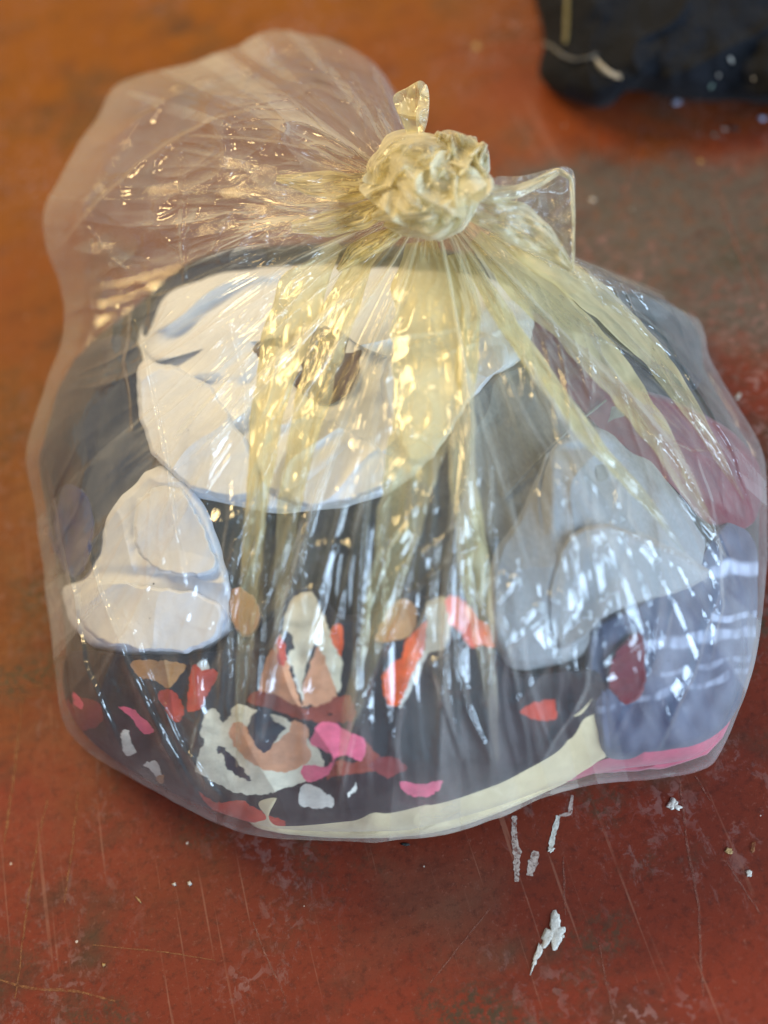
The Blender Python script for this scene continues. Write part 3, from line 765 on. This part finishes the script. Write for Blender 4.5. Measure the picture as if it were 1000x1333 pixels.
cloth_part('fold', wt, [(340,560),(390,540),(440,550),(490,580),(520,610),(490,640),(440,656),(390,660),(350,640),(332,600)], .022, .020, M_WHITE, 41.2,
     wr=.014, ws=14, rid=.010, fdir=.2, centre=(425,605), nr=60, na=260, cap=.005, wj=4)
lump('opening_shade_cloth', [(310,428),(380,425),(420,420),(470,425),(472,470),(455,510),(425,530),(395,515),(360,480),(325,460)], .004, .010, M_BROWN, 5.5, wr=.010, ws=20, nr=40, na=160, centre=(410,480),  # dark cloth added to give the shade inside the shirt's opening
     label='dark brown cloth put in for the shaded opening of the large white shirt', cat='scarf')
# second white garment, lower left
w2 = lump('white_sweatshirt', [(140,668),(172,630),(205,608),(242,622),(272,670),(294,735),(306,800),(285,838),(240,856),(190,858),(150,850),(112,835),(86,800),(80,770),(110,748),(132,712)],
     .012, .028, M_WHITE, 7.4, wr=.016, ws=12, rid=.006, fdir=-.6, centre=(200,760), nr=110, na=420,
     dips=[(235,720,45,7,-.010),(190,748,60,8,-.010),(150,790,70,9,-.009),(180,690,9,40,-.008)], wj=4,
     label='smaller rolled white garment at the left below the navy one', cat='sweatshirt')
for pts, c, sd, of in (([(176,660),(205,632),(240,640),(266,685),(284,735),(262,752),(228,748),(196,738),(176,712)], (225,700), 51.2, .022),
                      ([(96,772),(140,756),(200,764),(255,772),(290,790),(284,832),(240,848),(180,846),(130,834),(100,808)], (195,805), 57.2, .020)):
    o = lump('fold', pts, of, .020, M_WHITE, sd, wr=.010, ws=9, rid=.009, fdir=-.5, centre=c, nr=60, na=240, cap=.004, wj=4)
    o.parent = w2; o.matrix_parent_inverse = Matrix.Translation(-Vector(w2.location))
# navy at the left
lump('navy_jumper', [(62,560),(80,500),(108,458),(150,438),(180,450),(190,500),(196,560),(206,600),(186,640),(150,668),(120,712),(88,745),(70,720),(58,650),(52,600)],
     .008, .016, M_NAVY, 9.4, wr=.016, ws=14, rid=.010, fdir=1.2, centre=(125,590),
     label='dark navy garment bulging at the left side of the bag', cat='jumper')
lump('blue_shirt', [(66,640),(95,630),(120,660),(118,720),(98,752),(76,730),(64,690)], .014, .010, M_BLUE, 19.4, wr=.010, ws=20, nr=60, na=200,
     label='royal blue cloth corner between navy garment and smaller white one', cat='shirt')
lump('charcoal_shirt', [(205,390),(250,345),(310,322),(345,330),(330,352),(270,372),(230,400),(200,440),(186,430)], .006, .010, M_NAVY, 29.4, wr=.010, ws=16, nr=60, na=240, centre=(268,362),
     label='dark cloth edge showing above the left corner of the large white shirt', cat='shirt')
# right hand side
lump('maroon_fleece', [(660,400),(700,408),(760,450),(820,500),(880,520),(930,545),(985,600),(990,660),(965,690),(920,680),(880,640),(820,590),(760,540),(700,470)],
     .004, .014, M_RED, 3.6, wr=.014, ws=14, rid=.006, fdir=-.6, centre=(840,565),
     label='maroon fleece running along the right behind the grey top', cat='fleece')
lump('teal_shirt', [(752,392),(800,380),(860,390),(902,425),(914,470),(905,505),(870,500),(835,478),(800,450),(770,425)],
     .012, .012, M_TEAL, 5.6, wr=.014, ws=18, rid=.006, fdir=-.6, nr=80, na=300,
     label='dark teal garment at the upper right shoulder of the bag', cat='shirt')
gd = lump('marl_shirt', [(590,562),(606,520),(640,488),(690,462),(745,482),(800,520),(850,560),(880,610),(830,640),(760,650),(700,690),(660,712),(625,700),(602,650)],
     .000, .014, M_GREYD, 6.6, wr=.008, ws=12, rid=.009, fdir=.9, centre=(700,590),
     label='dark grey marl garment between the large white shirt and the light grey top', cat='shirt')
fit_parent(strip('seam', [(655,648,3),(700,600,4),(740,560,4),(790,520,3)], lambda x, y: np.minimum(pile_z(x, y) + .008, bag_z(x, y) - .006), .002, .0016, M_GREYD, gd, 3.9), gd)
def stripe_col(x, y):
    w = 9 * noise3(x * .03, y * .03, 1)
    f = np.zeros(x.shape)
    for (y0, x0, sl, wd, xm, am) in ((838, 850, .12, 7, 815, .55), (742, 950, .05, 9, 915, .8), (803, 950, .1, 6, 925, .6), (905, 850, .25, 5, 700, .35), (870, 900, .2, 5, 860, .3)):
        f = np.maximum(f, 1.35 * am * np.exp(-((y - y0 + (x - x0) * sl + w) / wd) ** 4) * (x > xm) * np.clip(.75 + .9 * noise3(x * .11, y * .02, 3.), 0, 1))
    f = np.maximum(f, .16 * np.clip(.5 + 1.2 * noise3(x * .05, y * .03, 8.), 0, 1))
    return np.array([.03, .042, .085]) + f[..., None] * (np.array([.52, .56, .66]) - .05)
ns = lump('striped_top', [(770,815),(830,785),(905,742),(925,700),(950,680),(980,700),(988,740),(980,850),(955,930),(915,965),(850,985),(790,985),(770,930),(760,860)],
     .006, .014, M_STRIPE, 8.6, wr=.010, ws=16, rid=.006, fdir=1.5, centre=(870,860), nr=130, na=420,
     colfn=stripe_col,
     label='navy top with white stripes in the lower right of the bag', cat='striped top')
gy = lump('grey_sweatshirt', [(716,580),(745,560),(785,556),(822,572),(850,600),(880,640),(905,680),(922,722),(905,752),(850,780),(800,795),(770,820),(765,850),(720,866),(672,872),
     (640,840),(634,780),(645,720),(668,680),(692,630)], .013, .022, M_GREY, 4.6, wr=.020, ws=12, rid=.011, fdir=1.1, centre=(760,720), nr=140, na=520,
     dips=[(790,612,22,16,-.020),(760,585,40,8,-.008),(720,640,10,60,.008)],
     label='light grey heather sweatshirt on the right half of the bag', cat='sweatshirt')
o = lump('sleeve', [(745,694),(790,682),(850,705),(924,742),(890,768),(830,784),(785,806),(752,838),(722,842),(708,800),(720,740)], .022, .020, M_GREY, 24.6, wr=.014, ws=14, rid=.010, fdir=.6,
     nr=70, na=300, cap=.003)
o.parent = gy; o.matrix_parent_inverse = Matrix.Translation(-Vector(gy.location))
fit_parent(strip('seam', [(712,590,3),(700,640,4),(706,700,4),(722,740,3)], lambda x, y: np.minimum(pile_z(x, y) + .020, bag_z(x, y) - .004), .001, .0016, M_GREY, gy, 3.2), gy)
lump('pink_shirt', [(800,850),(832,822),(840,860),(838,900),(815,918),(792,895)], .010, .008, M_RED, 12.6, wr=.006, ws=24, nr=50, na=180,
     label='dark red cloth corner between light grey sweatshirt and cream hem', cat='shirt')
lump('pink_towel', [(935,880),(960,890),(952,935),(930,975),(905,988),(850,1002),(770,1008),(715,1024),(735,1005),(800,985),(870,970),(915,930)], -.004, .010, M_PINK, 14.6, wr=.006, ws=18,
     centre=(905,965), nr=70, na=300, label='pink cloth along the bottom right corner of the bag', cat='towel')
lump('tan_scarf', [(298,775),(312,765),(334,782),(338,812),(322,830),(305,815)], .006, .006, M_TAN, 22.6, wr=.004, ws=24, nr=40, na=140,
     label='tan cloth tip left of the cream peak of the flowered dress', cat='scarf')

# flowered dress with its print
CR, PE, NV, RD, OR, TN, PK, BR, WH, CO, MA = ((.72,.67,.52), (.66,.33,.19), (.025,.03,.05), (.55,.06,.03), (.85,.12,.02), (.48,.26,.11), (.80,.14,.24), (.26,.05,.03), (.74,.72,.64), (.78,.16,.11), (.22,.04,.04))
PRINT = [
 (CR, [(378,782),(403,770),(414,782),(425,812),(444,850),(444,892),(437,900),(414,839),(403,854),(395,884),(391,907),(382,877),(370,846),(368,824)]),
 (PE, [(366,827),(372,854),(393,919),(395,892),(410,850),(416,843),(437,900),(437,930),(403,919),(368,921),(338,913),(340,884),(349,854)]),
 (NV, [(370,822),(378,824),(384,843),(378,846),(374,860),(368,850)]), (RD, [(362,831),(370,835),(372,862),(362,864)]),
 (WH, [(373,858),(377,858),(396,905),(392,909)]), (NV, [(377,868),(381,868),(385,880),(381,882)]),
 (OR, [(431,820),(444,814),(446,846),(442,852),(431,831)]),
 (TN, [(494,816),(513,786),(536,782),(543,805),(528,831),(490,835)]),
 (OR, [(557,808),(555,839),(528,900),(520,917),(505,915),(498,884),(509,865),(524,854),(528,835),(547,816)]),
 (WH, [(555,839),(562,840),(532,905),(520,919)]),
 (CR, [(557,784),(581,778),(587,816),(578,843),(562,848),(553,850),(555,808)]),
 (CO, [(581,778),(604,782),(623,805),(635,812),(653,824),(653,839),(631,840),(612,841),(600,824),(585,808)]),
 (OR, [(631,812),(653,824),(653,839),(633,840)]),
 (CR, [(255,1003),(261,975),(267,964),(261,955),(270,925),(282,923),(289,940),(300,931),(307,916),(336,925),(370,935),(400,960),(420,985),(420,1000),(400,1015),(370,1027),(340,1035),(310,1033),(282,1020),(262,1008)]),
 (PE, [(300,945),(312,940),(327,953),(342,976),(357,968),(376,953),(380,938),(395,942),(403,953),(399,968),(406,987),(376,1004),(346,1002),(319,987),(302,965)]),
 (NV, [(323,945),(334,923),(346,915),(357,938),(372,947),(361,960),(349,978),(338,976),(327,960)]),
 (NV, [(282,973),(291,973),(309,991),(327,1015),(312,1012),(294,997),(291,982),(283,980)]),
 (BR, [(471,964),(490,980),(494,998),(475,1006),(437,1010),(425,1014),(433,991),(467,991)]),
 (PK, [(418,938),(429,936),(452,951),(475,964),(471,991),(452,983),(437,987),(429,1006),(401,1018),(393,1002),(403,995),(425,998),(433,983),(410,972),(405,960)]),
 (WH, [(391,1029),(403,1021),(425,1033),(435,1040),(433,1050),(418,1052),(391,1048)]),
 (WH, [(463,1019),(463,1029),(454,1038),(452,1033),(460,1025)]), (PK, [(522,1017),(547,1021),(576,1016),(566,1033),(543,1038),(524,1029)]),
 (RD, [(258,1030),(282,1045),(315,1042),(345,1060),(370,1068),(365,1078),(330,1075),(306,1072),(282,1060)]),
 (TN, [(171,862),(195,859),(240,865),(231,883),(219,895),(201,886),(180,880)]), (RD, [(252,865),(270,870),(285,877),(270,904),(258,925),(243,922),(246,889)]),
 (WH, [(258,862),(270,860),(273,870),(261,871)]), (PK, [(155,920),(168,922),(189,937),(200,952),(186,955),(171,934),(159,925)]),
 (MA, [(90,907),(129,916),(132,940),(108,952),(93,946)]), (PK, [(96,901),(105,910),(108,922),(102,922),(96,910)]),
 (WH, [(159,952),(168,952),(171,967),(178,979),(165,985),(159,970)]), (WH, [(189,992),(204,991),(210,1012),(201,1009),(192,1000)]),
 (PK, [(132,994),(147,997),(165,1009),(180,1018),(159,1012),(135,1000)]), (WH, [(217,1039),(231,1040),(234,1046),(225,1045)]),
 (BR, [(322,912),(345,900),(400,922),(450,905),(462,936),(430,940),(400,938),(360,925)]), (RD, [(205,905),(225,898),(240,925),(228,940)]), (MA, [(480,995),(510,985),(530,1000),(505,1012)]),
 (RD, [(681,922),(720,910),(720,938),(686,933)]), (TN, [(205,1010),(214,1010),(212,1020),(206,1018)]),
]
def print_col(px, py):
    jx = 2.4 * fbm(px * .10, py * .10, 1., 4); jy = 2.4 * fbm(px * .10, py * .10, 7., 4)
    x, y = px + jx, py + jy
    out = np.empty(px.shape + (3,)); out[:] = (.020, .018, .022)
    for c, poly in PRINT: out[in_poly(x, y, interp_poly(poly, 70))] = c
    return np.clip(out * (1 + .28 * fbm(px * .03, py * .05, 4., 4)[..., None] + .12 * noise3(px * .5, py * .5, 2.)[..., None]), .01, 1)
fd = lump('flowered_dress', [(84,860),(110,846),(170,852),(260,850),(318,838),(345,815),(375,778),(402,764),(425,780),(445,800),(490,790),(525,766),(560,776),(600,770),(640,800),(656,828),(662,868),
     (700,878),(770,870),(800,895),(785,925),(745,965),(690,1002),(610,1035),(540,1053),(450,1070),(350,1074),(270,1052),(190,1014),(120,965),(86,915)],
     .013, .010, M_PRINT, 3.7, wr=.009, ws=13, rid=.007, fdir=1.3, centre=(430,930), nr=220, na=1150, colfn=print_col, cap=.004, wj=1.0,
     label='black flowered dress with cream, peach, orange and pink print at the front of the bag', cat='dress')
lump('cream_skirt', [(330,1040),(325,1072),(370,1086),(430,1090),(500,1091),(570,1083),(640,1062),(700,1037),(752,1010),(800,975),(830,925),(838,893),(826,880),(795,888),(740,940),(640,990),(500,1030)],
     .006, .008, M_CREAM, 5.2, wr=.007, ws=22, rid=.008, fdir=.3, centre=(660,1010), nr=90, na=460, cap=.003, wj=1.5,
     label='cream cloth edge curving along the bottom of the bag under the flowered dress', cat='skirt')

# ------------------------------------------------------------------ black garment on the floor, upper right
HB = [(694,-60),(697,0),(703,25),(708,55),(701,90),(706,105),(725,122),(750,132),(778,141),(800,134),(812,121),(835,118),(870,126),(920,131),(960,131),(1010,138),
      (1080,150),(1180,130),(1200,40),(1150,-80),(1000,-140),(850,-130),(740,-110)]
hbP = interp_poly(HB, 600)
hb_c = np.array([900., 20.]); hb_b = np.arctan2(hbP[:, 1] - hb_c[1], hbP[:, 0] - hb_c[0]); hb_r = np.hypot(*(hbP - hb_c).T)
o_ = np.argsort(hb_b); HBB, HBR = hb_b[o_], hb_r[o_]
def heap_z(px, py):
    b = np.arctan2(py - hb_c[1], px - hb_c[0]); t = np.clip(np.hypot(px - hb_c[0], py - hb_c[1]) / np.interp(b, HBB, HBR, period=2*np.pi), 0, 1)
    z = .022 + .075 * (1 - t**2.2) ** .55
    f = (px - 700) * .85 + (py) * .55          # folds run from lower left to upper right
    z = z + (1 - t**6) * (.020 * noise3(f * .013, (px * .55 - py * .85) * .004, 3.) + .018 * ridge(f * .010 + 3 + .4 * noise3(px * .01, py * .01, 6.), (px * .5 - py) * .006, 8., .25) + .008 * fbm(px * .02, py * .02, 5., 3))
    return z
def heap():
    na, nr = 520, 150
    P = interp_poly(HB, na)
    T = np.linspace(.01, 1, nr)[:, None]
    PX = hb_c[0] + (P[:, 0] - hb_c[0])[None] * T; PY = hb_c[1] + (P[:, 1] - hb_c[1])[None] * T
    V1 = unproj(PX, PY, heap_z(PX, PY))
    t2 = np.linspace(1, .05, 12)[1:, None]
    PX2 = hb_c[0] + (P[:, 0] - hb_c[0])[None] * t2; PY2 = hb_c[1] + (P[:, 1] - hb_c[1])[None] * t2
    z2 = .022 - .06 * np.sqrt(1 - t2**2) + PX2 * 0
    V2 = unproj(PX2, PY2, np.maximum(z2, .003))
    return np.concatenate([V1, V2]), grid_faces(nr + 11, na, True)
V, Fq = heap()
g = unproj(900., 20., 0.0)
hbo = empty('black_garment', (g[0], g[1], 0), 'black jersey garment with grey overlock seams lying on the floor at the upper right', 'garment')
mesh_obj('fabric', V, Fq, M_BLACK, hbo)
hz = lambda x, y: heap_z(x, y) + .0015
def hseam(path, m, seed, name='seam'): return ribbon(name, path, .001, m, hbo, seed, zf=hz, th=.0018, crease=.0012, freq=3, nw=10, taper=False)
hseam([(739,-20,6),(738,10,6),(737,40,6),(736,56,5)], M_SEAMY, 1.)
hseam([(706,56,5),(718,60,4),(732,72,4),(748,78,4),(764,76,4),(778,70,3)], M_SEAM, 2.)
hseam([(775,74,3),(779,86,4),(788,95,5),(800,99,5),(810,98,4)], M_SEAM, 3.)
# overlock stitches standing across the seam
for k in range(14):
    u = k / 13; x = 777 + 30 * u; y = 78 + 21 * math.sin(u * 1.5)
    ribbon('stitch', [(x - 2, y - 3.5, 1.6), (x + 1.5, y + 4.0, 1.6)], .0032, M_STITCH if False else M_FLAKE, hbo, k * 1.1, zf=hz, th=.0006, crease=0, freq=1, nw=4, nl=6, taper=False)
for i, (x, y, l, a, lab) in enumerate([(952,78,8,1.0,'longest white lint thread'), (936,98,3.5,1.0,'round white lint speck'), (926,112,6,-1.0,'grey lint strand lowest'), (981,102,3,.3,'pale lint speck furthest right')]):
    dx, dy = l * math.cos(a), l * math.sin(a)
    lt = ribbon('lint_strand', [(x - dx/2, y - dy/2, 2.6), (x, y + 1, 3.2), (x + dx/2, y + dy/2, 2.2)], .004, M_FLAKE if i != 2 else M_GREEN, None, i + .5, zf=hz, th=.0008, crease=.0004, freq=1, nw=6, nl=14, taper=False)
    tag(lt, lab + ' on the black garment', 'lint')
